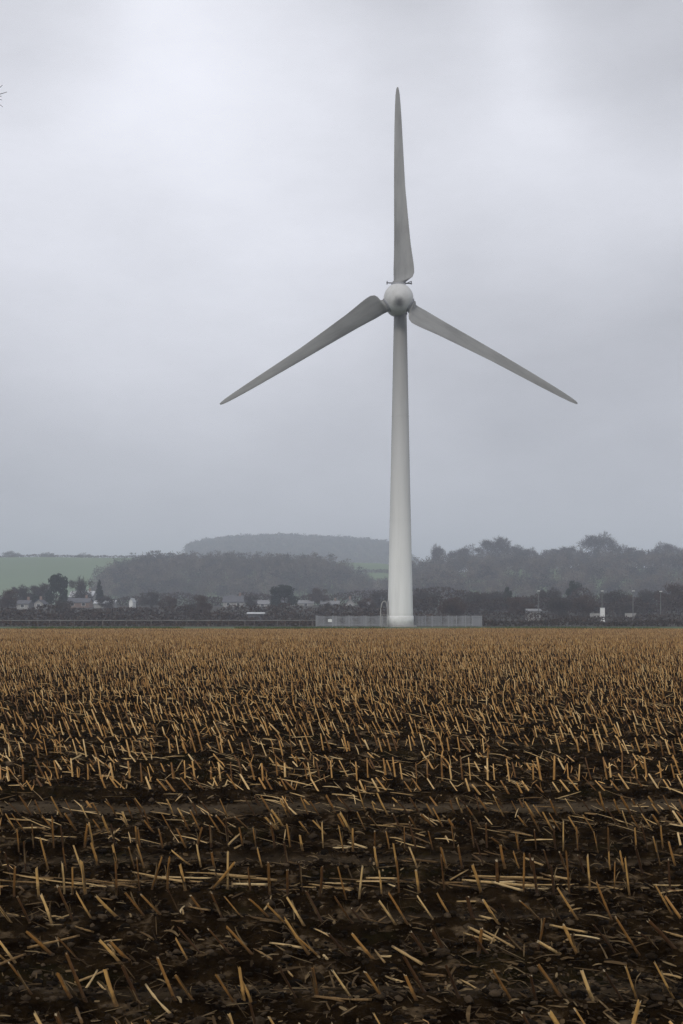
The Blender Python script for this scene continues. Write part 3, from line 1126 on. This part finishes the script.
def house(px, base, wpx, eave, ridge, Y, label, roof='slate', wall='render', gable=False, group='houses of the village behind the field', name='house', cat='house', deep=7.0, wins=True, chim=True):
    X = px_x(px, Y)
    g = float(terrain_z(X, Y))
    w = wpx * Y / FPX
    zb = min(at(px, base, Y).z, g)
    ze, zr = at(px, eave, Y).z - zb, at(px, ridge, Y).z - zb
    root = empty(name, (X, Y, zb))
    tag(root, label, cat, group)
    d = deep
    m = MB()
    m.box((0, 0, ze / 2 - .3), (w, d, ze + .6))
    if gable:
        m.add([(-w / 2, -d / 2, ze), (w / 2, -d / 2, ze), (0, -d / 2, zr), (-w / 2, d / 2, ze), (w / 2, d / 2, ze), (0, d / 2, zr)], [(0, 1, 2), (3, 5, 4)])
    else:
        m.add([(-w / 2, -d / 2, ze), (-w / 2, d / 2, ze), (-w / 2, 0, zr), (w / 2, -d / 2, ze), (w / 2, d / 2, ze), (w / 2, 0, zr)], [(0, 2, 1), (3, 4, 5)])
    m.build('wall', M[wall], root)
    m = MB()
    t, o = .14, (.1 if w < 2 else .35)
    if gable:
        for s in (-1, 1):
            xe, sl = s * (w / 2 + o), (zr - ze) / (w / 2)
            V = [(xe, -d / 2 - .3, ze - o * sl + .02), (0, -d / 2 - .3, zr + .02), (0, d / 2 + .3, zr + .02), (xe, d / 2 + .3, ze - o * sl + .02)]
            V += [(x, y, z + t) for x, y, z in V]
            m.add(V, [(0, 1, 2, 3), (7, 6, 5, 4), (0, 4, 5, 1), (1, 5, 6, 2), (2, 6, 7, 3), (3, 7, 4, 0)])
    else:
        for s in (-1, 1):
            ye, sl = s * (d / 2 + o), (zr - ze) / (d / 2)
            V = [(-w / 2 - .3, ye, ze - o * sl + .02), (-w / 2 - .3, 0, zr + .02), (w / 2 + .3, 0, zr + .02), (w / 2 + .3, ye, ze - o * sl + .02)]
            V += [(x, y, z + t) for x, y, z in V]
            m.add(V, [(0, 1, 2, 3), (7, 6, 5, 4), (0, 4, 5, 1), (1, 5, 6, 2), (2, 6, 7, 3), (3, 7, 4, 0)])
    r = m.build('roof', M[roof], root)
    if chim:
        MB().box((w * .3 if not gable else 0.001, 0.01, zr + .45), (.7, .7, 1.5)).build('chimney', M['brick'], r)
    if wins:
        n = max(1, int(w / 3.2))
        for i in range(n):
            x = -w / 2 + (i + .5) * w / n
            fr = MB().box((x, -d / 2 - .02, ze * .62), (1.25, .1, 1.15)).build('window', M['white_paint'], root)
            MB().box((x, -d / 2 - .08, ze * .62), (1.05, .04, .95)).build('pane', M['glass'], fr)


house(83, 604, 23, 597.0, 591.5, 480, 'house with a long bright white roof under the bare tree', 'pale_roof', deep=8)
house(106, 607, 20, 603.6, 600.5, 440, 'low building with a bright white roof right of the long white roof', 'pale_roof', wins=False, chim=False, name='outbuilding', cat='building')
house(80, 607, 22, 602.5, 598.5, 450, 'dull grey house directly below the long white roof', 'slate', 'brick')
house(25, 609, 12, 604, 600.5, 420, 'grey house at far left, the left one of two', 'slate', 'render')
house(41, 609, 9, 603.5, 600, 420, 'small grey gabled house right beside the dark evergreen', 'slate', 'render', True)
house(132.5, 608, 3.6, 602, 598.5, 440, 'white gable standing alone in front of the wooded knoll', 'pale_roof', 'white_paint', True, wins=False, chim=False)
house(234, 608, 20, 602, 596, 470, 'pale gabled house right of the dark rounded tree', 'slate', 'render')
house(263, 607, 14, 604, 600.5, 480, 'low pale house left of the big dark evergreen', 'grey_roof', 'render', chim=False)
house(286, 607.5, 17, 603.5, 601, 480, 'pale house directly beneath the big dark evergreen', 'slate', 'render')
house(306, 607.5, 15, 603.5, 600.5, 480, 'pale roofed house right of the big dark evergreen', 'grey_roof', 'render')
house(330, 608, 18, 604, 601, 480, 'wide low house behind the small dark bush', 'grey_roof', 'render')
house(350, 608, 9, 604, 599.5, 470, 'narrow white gabled house toward the tower', 'grey_roof', 'render', True)
house(366, 608, 13, 604.5, 601.5, 480, 'last pale house before the turbine tower', 'grey_roof', 'render')
house(533, 614.5, 13, 611.2, 609.4, 292, 'small pale cabin at the foot of the first lamp post', 'grey_roof', 'render', False, None, 'cabin', 'cabin', 3, False, False)
house(256, 615.3, 15, 613.9, 612.9, 285, 'long low white roofed shed behind the pale rail', 'pale_roof', 'slate', False, None, 'shed', 'shed', 2.4, False, False)


def barrier(px0, px1, top, bot, Y, label):
    X0, X1 = px_x(px0, Y), px_x(px1, Y)
    zt, zb = at(px0, top, Y).z, at(px0, bot, Y).z
    root = empty('low_wall', ((X0 + X1) / 2, Y, zb))
    tag(root, label, 'wall', 'low pale walls by the lamp posts')
    MB().box((0, 0, (zt - zb) / 2 - .3), (X1 - X0, .3, zt - zb + .4)).build('wall', M['concrete'], root)
    MB().box((0, 0, zt - zb - .05), (X1 - X0 + .1, .42, .1)).build('coping', M['render'], root)


barrier(590, 600, 613.2, 615, 290, 'low pale wall left of the white box by the second lamp post')
barrier(625, 636, 613.0, 615, 292, 'low pale wall at the foot of the third lamp post')


def lamp(px, top, base, Y, label):
    X = px_x(px, Y)
    g = float(terrain_z(X, Y)) - .1
    h = at(px, top, Y).z - g
    root = empty('lamp_post', (X, Y, g))
    tag(root, label, 'lamp post', 'lamp posts on the right')
    MB().tube((0, 0, 0), (0, 0, h - .2), .13, .08, 8).build('pole', M['pale_rail'], root)
    hd = MB().box((0, -.25, h - .1), (.42, .9, .2)).build('lamp_head', M['white_paint'], root)
    MB().tube((0, 0, h - .35), (0, -.3, h - .12), .07, n=6).build('bracket', M['pale_rail'], hd)


lamp(538.5, 590.5, 614, 286, 'pale lamp post behind the small cabin, leftmost of four')
lamp(602, 590.5, 614, 286, 'pale lamp post with the white box at its foot')
lamp(633, 590.5, 614, 286, 'thin grey lamp post third from the left')
lamp(660.5, 591, 614, 286, 'lamp post nearest the right edge')


def white_box():
    Y = 283.0
    X = px_x(602.4, Y)
    g = float(terrain_z(X, Y))
    zt, zb = at(602, 608, Y).z, at(602, 613.6, Y).z
    root = empty('cabinet', (X, Y, g))
    tag(root, 'white upright cabinet at the foot of the second lamp post', 'cabinet')
    MB().box((0, 0, (zt - g) / 2), (.95, .7, zt - g), taper=.97).build('body', M['white_paint'], root)
    MB().box((0, 0, zt - g + .03), (1.05, .8, .08)).build('lid', M['pale_roof'], root)


white_box()

# ------------------------------------------------------------------ stubble


def stub_proto(seed):
    rnd = random.Random(seed)
    n, hgt = 8, 0.2
    r = rnd.uniform(.0052, .0082)
    node = rnd.uniform(.35, .6)
    cut = rnd.uniform(-.9, .9)
    ca = rnd.uniform(0, 6.28)
    bend = rnd.uniform(-.02, .02)
    V = []
    rings = [(-.04, 1.25), (.0, 1.25), (.06, 1.1), (.12, 1.0), (node - .05, .95), (node, 1.18), (node + .05, .93), (.8, .88), (1.0, .86)]
    for k, (t, q) in enumerate(rings):
        for i in range(n):
            a = 2 * pi * i / n
            x, y = cos(a) * r * q * 1.12, sin(a) * r * q * .9
            z = t * hgt
            if k == len(rings) - 1:
                z += cut * (x * cos(ca) + y * sin(ca)) * 1.3 + rnd.uniform(-.009, .012)
            V.append((x + bend * t * t, y, z))
    F = [(k * n + i, k * n + (i + 1) % n, (k + 1) * n + (i + 1) % n, (k + 1) * n + i) for k in range(len(rings) - 1) for i in range(n)]
    me = bpy.data.meshes.new('stub')
    me.from_pydata(V, [], F)
    me.materials.append(M['straw_object'])
    me.polygons.foreach_set('use_smooth', np.ones(len(me.polygons), bool))
    # cut end, slightly sunk
    top = V[-n:]
    c = np.mean(np.array(top), 0)
    P = [tuple(c + (np.array(p) - c) * .97 - np.array([0, 0, .002])) for p in top]
    me2 = bpy.data.meshes.new('cut_end')
    me2.from_pydata(P + [tuple(c - np.array([0, 0, .006]))], [], [(i, (i + 1) % n, n) for i in range(n)])
    me2.materials.append(M['pith'])
    # ragged leaf sheath wrapped round the lower half
    me3 = None
    if rnd.random() < .85:
        V, F = [], []
        for s in range(rnd.choice([2, 3, 4])):
            a0 = rnd.uniform(0, 6.28)
            z0, ln, w = rnd.uniform(.0, .07), rnd.uniform(.06, .15), rnd.uniform(.5, 1.0)
            fl = rnd.uniform(.0, .05)
            b = len(V)
            for j in range(5):
                t = j / 4
                rr = r * 1.3 + fl * t ** 2
                ww = w * (1 - .8 * t)
                for e in (-1, 1):
                    V.append((cos(a0 + e * ww / 2) * rr, sin(a0 + e * ww / 2) * rr, z0 + ln * t - fl * .7 * t ** 3))
            F += [(b + 2 * j, b + 2 * j + 1, b + 2 * j + 3, b + 2 * j + 2) for j in range(4)]
        me3 = bpy.data.meshes.new('leaf_sheath')
        me3.from_pydata(V, [], F)
        me3.materials.append(M['husk'])
    return me, me2, me3


def ordinal(n):
    return '%d%s' % (n, 'th' if 10 <= n % 100 <= 20 else {1: 'st', 2: 'nd', 3: 'rd'}.get(n % 10, 'th'))


def lean_matrix(az, lean, spin):
    ax = Vector((-sin(az), cos(az), 0))          # lean towards az
    return Matrix.Rotation(lean, 3, ax) @ Matrix.Rotation(spin, 3, 'Z')


def strips(P, az, el, L, Wd, curl, seg=3):
    """thin curled strips (leaf litter)"""
    n = len(P)
    D = np.stack([np.cos(az) * np.cos(el), np.sin(az) * np.cos(el), np.sin(el)], 1)
    A = np.stack([-np.sin(az), np.cos(az), rng.normal(0, .5, n)], 1)
    A /= np.linalg.norm(A, axis=1)[:, None]
    rows = []
    for k in range(seg + 1):
        t = k / seg - .5
        c = P + D * (L * t)[:, None]
        c[:, 2] += curl * L * (.25 - t * t) * 2
        c += A * (L * (t * t) * 1.2 * curl)[:, None]
        w = Wd * (1 - abs(t) * 1.1)
        rows += [c - A * w[:, None], c + A * w[:, None]]
    V = np.stack(rows, 1).reshape(-1, 3)
    m = 2 * (seg + 1)
    b = (np.arange(n) * m)[:, None]
    F = np.concatenate([b + np.array([[2 * k, 2 * k + 1, 2 * k + 3, 2 * k + 2]]) for k in range(seg)], 0)
    return V, F


def build_stubble():
    cand = []
    for k, (d, lean, hf, keep) in enumerate(ROWS):
        half = .33 * d + 2.0
        sp = .118
        n = int(2 * half / sp)
        x = -half + (np.arange(n) + .5) * sp + rng.normal(0, .03, n)
        ok = rng.uniform(0, 1, n) < keep
        ok &= ~((vnoise(x * .45, np.full(n, d * .9), 31) > .9) & (d < 60))
        x = x[ok]
        n = len(x)
        y = d + rng.normal(0, .022, n)
        le = np.radians(np.clip(rng.normal(lean, 4.5 if lean < 25 else 6.5, n), -25, 74))
        wild = rng.uniform(0, 1, n) < .035
        le = np.where(wild, np.radians(rng.uniform(-50, 70, n)), le)
        az = pi + rng.normal(0, .3, n)
        h = (.165 if d < 12 else .185) * hf * np.clip(rng.normal(1, .16, n), .4, 1.5)
        thick = np.clip(rng.normal(1, .17, n), .6, 1.4)
        z = field_z(x, y)
        cand.append(np.stack([np.full(n, k), x, y, z, le, az, h, thick], 1))
    A = np.concatenate(cand)
    # the ~300 nearest that the photograph shows become objects of their own
    px = W / 2 + FPX * A[:, 1] / A[:, 2]
    py = YH + HC * FPX / A[:, 2]
    inside = (px > 2) & (px < W - 2) & (py - A[:, 6] * FPX / A[:, 2] < H - 4)
    idx = np.where(inside)[0]
    idx = idx[np.argsort(A[idx, 2])][:300]
    single = np.zeros(len(A), bool)
    single[idx] = True
    protos = [stub_proto(100 + i) for i in range(16)]
    byrow = {}
    for i in idx:
        byrow.setdefault(int(A[i, 0]), []).append(i)
    rows = sorted(byrow)
    for ri, k in enumerate(rows):
        lst = sorted(byrow[k], key=lambda i: A[i, 1])
        for j, i in enumerate(lst):
            _, x, y, z, le, az, h, th = A[i]
            me, me2, me3 = protos[random.randrange(len(protos))]
            o = link('maize_stub', me)
            mt = lean_matrix(az, le, random.uniform(0, 6.28)) @ Matrix.Diagonal((th, th, h / .2))
            o.matrix_world = Matrix.Translation((x, y, z)) @ mt.to_4x4()
            link('cut_end', me2, o)
            if me3:
                link('leaf_sheath', me3, o)
            ld = math.degrees(le)
            look = 'upright' if abs(ld) < 9 else ('leaning' if ld > 0 else 'right-leaning')
            if ld > 45: look = 'flattened'
            size = 'short ' if h < .16 else ('tall ' if h > .235 else '')
            tag(o, f'{size}{look} maize stub, {ordinal(j + 1)} from the left in stubble row {ri + 1} from the front', 'maize stub', 'cut maize stubs in the front rows')
    # all the others as one mass, coarser with distance
    B = A[~single]
    VV, FF, off = [], [], 0
    for lo, hi, n in ((0, 24, 6), (24, 60, 4), (60, 400, 3)):
        C = B[(B[:, 2] >= lo) & (B[:, 2] < hi)]
        m = len(C)
        x, y, z, le, az, h, th = (C[:, i] for i in range(1, 8))
        dr = np.stack([np.cos(az) * np.sin(le), np.sin(az) * np.sin(le), np.cos(le)], 1)
        ax = np.stack([-np.sin(az), np.cos(az), np.zeros(m)], 1)
        bx = np.cross(dr, ax)
        base = np.stack([x, y, z - .02], 1)
        r = (.0076 if hi < 100 else .0115) * th
        tilt = rng.normal(0, .55, m)
        spin = rng.uniform(0, 6.28, m)
        rings = []
        for t, q in ((0, 1.25), (.45, 1.1), (1.0, .86)):
            ring = []
            for i in range(n):
                a = 2 * pi * i / n + spin
                off2 = ax * np.cos(a)[:, None] * (r * q)[:, None] + bx * np.sin(a)[:, None] * (r * q)[:, None]
                hh = h * t + (tilt * np.cos(a) * r * 1.3 if t == 1.0 else 0)
                ring.append(base + dr * hh[:, None] + off2)
            rings.append(np.stack(ring, 1))
        V = np.concatenate(rings, 1)                       # m, 3n, 3
        b = (np.arange(m) * 3 * n)[:, None]
        for k in range(2):
            for i in range(n):
                FF.append(np.concatenate([b + k * n + i, b + k * n + (i + 1) % n, b + (k + 1) * n + (i + 1) % n, b + (k + 1) * n + i], 1) + off)
        # caps as quads/triangles fan -> a quad across (n is 6, 4 or 3)
        if n == 4:
            FF.append(b + 2 * n + np.arange(4)[None, :] + off)
        elif n == 6:
            FF.append(b + 2 * n + np.array([[0, 1, 2, 3]]) + off)
            FF.append(b + 2 * n + np.array([[0, 3, 4, 5]]) + off)
        VV.append(V.reshape(-1, 3))
        off += m * 3 * n
    near = B[(B[:, 2] < 75)]
    near = near[rng.uniform(0, 1, len(near)) < np.clip(1.2 - near[:, 2] / 90, .3, 1)]
    near = np.concatenate([near, near])
    m = len(near)
    P = near[:, 1:4] + np.stack([rng.normal(0, .035, m), rng.normal(0, .035, m), near[:, 6] * rng.uniform(.05, .8, m)], 1)
    V, F = strips(P, rng.uniform(0, 6.28, m), rng.uniform(-.3, 1.4, m), rng.uniform(.04, .16, m), rng.uniform(.002, .0065, m), rng.normal(.1, .3, m), 2)
    tf = np.concatenate([np.concatenate([f, f[:, -1:]], 1) if f.shape[1] == 3 else f for f in FF])
    FF = [tf, F + off]
    VV.append(V)
    o = link('maize_stubble', mesh_np('maize_stubble', np.concatenate(VV), np.concatenate(FF), [M['straw']]))
    tag(o, 'dense golden brown maize stubble stretching to the far field edge', 'stubble', kind='stuff')


build_stubble()


def build_litter():
    # leaf and husk scraps trodden into the soil
    n = 52000
    y = 4.2 * (60 / 4.2) ** rng.uniform(0, 1, n) 
    x = rng.uniform(-1, 1, n) * (.33 * y + 1.2)
    patch = vnoise(x * 1.3, y * 1.3, 41)
    keep = rng.uniform(0, 1, n) < np.clip(.25 + 1.3 * (patch - .35), .08, 1)
    keep &= ~(np.abs(y - 11.75) < .3) | (rng.uniform(0, 1, n) < .2)
    x, y = x[keep], y[keep]
    n = len(x)
    z = field_z(x, y) + .008
    L = np.clip(rng.lognormal(-3.2, .55, n), .012, .16)
    V, F = strips(np.stack([x, y, z], 1), rng.normal(2.9, 1.0, n), rng.normal(0, .25, n), L, np.clip(rng.normal(.006, .003, n), .002, .015), rng.normal(.05, .08, n))
    # thin broken straw pieces
    m = 5500
    y2 = 4.2 * (70 / 4.2) ** rng.uniform(0, 1, m)
    x2 = rng.uniform(-1, 1, m) * (.33 * y2 + 1.2)
    z2 = field_z(x2, y2) + .012
    V2, F2 = strips(np.stack([x2, y2, z2], 1), rng.normal(2.7, .8, m), rng.normal(.12, .22, m), rng.uniform(.05, .2, m), rng.uniform(.002, .005, m), rng.normal(.02, .03, m), 2)
    o = link('crop_litter', mesh_np('crop_litter', np.concatenate([V, V2]), [F, F2 + len(V)], [M['husk']]))
    tag(o, 'scraps of dead maize leaf and husk littering the soil', 'litter', kind='stuff')
    # fine chaff flecks
    n = 16000
    y = 4.2 * (40 / 4.2) ** rng.uniform(0, 1, n)
    x = rng.uniform(-1, 1, n) * (.33 * y + 1.2)
    k = vnoise(x * 2.1, y * 3.0, 55) > .42
    x, y = x[k], y[k]
    n = len(x)
    V, F = strips(np.stack([x, y, field_z(x, y) + .006], 1), rng.uniform(0, 6.28, n), rng.normal(0, .4, n), rng.uniform(.008, .03, n), rng.uniform(.002, .006, n), rng.normal(0, .2, n), 1)
    o = link('chaff', mesh_np('chaff', V, F, [M['husk']]))
    tag(o, 'fine pale chaff flecks trodden into the dark soil', 'chaff', kind='stuff')
    # soil clods
    bm = bmesh.new()
    bmesh.ops.create_icosphere(bm, subdivisions=1, radius=1)
    bv = np.array([v.co[:] for v in bm.verts])
    bf = np.array([[v.index for v in f.verts] for f in bm.faces])
    bm.free()
    n = 20000
    y = 4.2 * (20 / 4.2) ** rng.uniform(0, 1, n)
    x = rng.uniform(-1, 1, n) * (.33 * y + 1.2)
    r = np.clip(rng.lognormal(-4.75, .55, n), .003, .03)
    z = field_z(x, y) + r * .25
    V = bv[None] * (1 + rng.normal(0, .24, (n, len(bv), 1))) * r[:, None, None] * np.array([1.2, 1.1, .7]) + np.stack([x, y, z], 1)[:, None, :]
    F = bf[None] + (np.arange(n) * len(bv))[:, None, None]
    o = link('soil_clods', mesh_np('soil_clods', V.reshape(-1, 3), F.reshape(-1, 3), [M['clod']]))
    tag(o, 'dark crumbs and clods of soil lying between the rows', 'soil', kind='stuff')


build_litter()


def straw_proto(seed):
    rnd = random.Random(seed)
    n = 7
    rings = 9
    r = rnd.uniform(.005, .009)
    bx, by = rnd.uniform(-.03, .03), rnd.uniform(-.02, .02)
    V = []
    node = rnd.choice([3, 5])
    for k in range(rings):
        t = k / (rings - 1) - .5
        q = 1.0 + (.22 if k == node else 0) - .25 * (t + .5)
        sq = .55 if rnd.random() < .3 else .85
        for i in range(n):
            a = 2 * pi * i / n
            V.append((t, bx * (t * t - .25) + cos(a) * r * q, by * (t * t - .25) + sin(a) * r * q * sq))
    F = [(k * n + i, k * n + (i + 1) % n, (k + 1) * n + (i + 1) % n, (k + 1) * n + i) for k in range(rings - 1) for i in range(n)]
    F += [tuple(range(n))[::-1], tuple(range((rings - 1) * n, rings * n))]
    me = bpy.data.meshes.new('straw')
    me.from_pydata(V, [], F)
    me.materials.append(M['pale_straw'])
    me.polygons.foreach_set('use_smooth', np.ones(len(me.polygons), bool))
    return me


def build_straws():
    protos = [straw_proto(300 + i) for i in range(10)]
    P = []
    for _ in range(250):
        y = random.uniform(5.0, 15.5)
        x = random.uniform(-1, 1) * (.265 * y + .1)
        if abs(y - 11.75) < .35 and random.random() < .7:
            continue
        az = random.gauss(2.6, .55)
        el = abs(random.gauss(.0, .13))
        if random.random() < .3:
            az = random.uniform(0, pi)
        P.append((x, y, az, el, random.uniform(.08, .27)))
    for _ in range(48):      # the swathe of long pale straw lying along the upright row
        y = random.gauss(8.45, .12)
        x = random.uniform(-1, 1) * 2.3
        if random.random() < .35: x = random.uniform(-2.3, -1.0)
        P.append((x, y, pi + random.gauss(-.12, .16), abs(random.gauss(0, .05)), random.uniform(.15, .5)))
    P.sort(key=lambda p: p[1])
    vis = []
    for p in P:
        q = project((p[0], p[1], 0))
        if 3 < q[0] < W - 3 and q[1] < H - 3:
            vis.append(p)
    vis = vis[:300]
    cnt = {}
    vis.sort(key=lambda p: p[0])
    for x, y, az, el, L in vis:
        k = int(np.argmin(np.abs(ROW_D - y)))
        gap = k if y < ROW_D[k] else k + 1
        cnt[gap] = cnt.get(gap, 0) + 1
        o = link('straw', protos[random.randrange(10)])
        z = float(field_z(np.array([x]), np.array([y]))[0]) + .012 + sin(el) * L / 2
        ry = Matrix.Rotation(az, 4, 'Z') @ Matrix.Rotation(-el, 4, 'Y') @ Matrix.Rotation(random.uniform(0, 6.28), 4, 'X')
        o.matrix_world = Matrix.Translation((x, y, z)) @ ry @ Matrix.Diagonal((L, 1, 1, 1))
        wlen = 'long' if L > .32 else ('short' if L < .18 else 'loose')
        st = 'propped up' if el > .25 else 'lying'
        where = 'in front of stubble row 1' if gap == 0 else f'just behind stubble row {gap}'
        tag(o, f'{wlen} pale straw {st} {where}, {ordinal(cnt[gap])} from the left', 'straw', 'loose straws on the soil')
    # farther straws, one mass
    n = 2600
    y = rng.uniform(9.5, 45, n)
    x = rng.uniform(-1, 1, n) * (.33 * y + 1)
    z = field_z(x, y) + .03
    V, F = strips(np.stack([x, y, z], 1), rng.normal(2.6, .7, n), np.abs(rng.normal(.1, .2, n)), rng.uniform(.12, .4, n), rng.uniform(.004, .008, n), rng.normal(.02, .03, n), 2)
    o = link('straw_litter', mesh_np('straw_litter', V, F, [M['pale_straw']]))
    tag(o, 'pale broken straws strewn between the farther stubble rows', 'straw litter', kind='stuff')


build_straws()

# ------------------------------------------------------------------ haze


def build_haze():
    m = bpy.data.materials.new('haze')
    m.use_nodes = True
    nt = m.node_tree
    nt.nodes.clear()
    out, v = nt.nodes.new('ShaderNodeOutputMaterial'), nt.nodes.new('ShaderNodeVolumePrincipled')
    v.inputs['Color'].default_value = (0.82, 0.88, 1.0, 1)
    v.inputs['Density'].default_value = HAZE_DENSITY
    v.inputs['Anisotropy'].default_value = 0.0
    nt.links.new(v.outputs[0], out.inputs['Volume'])
    b = MB().box((0, 4400, 83), (15000, 9900, 170))
    o = b.build('haze', m)
    tag(o, 'pale grey mist filling the valley and veiling the far hills', 'haze', kind='stuff')
    o.visible_shadow = True


build_haze()
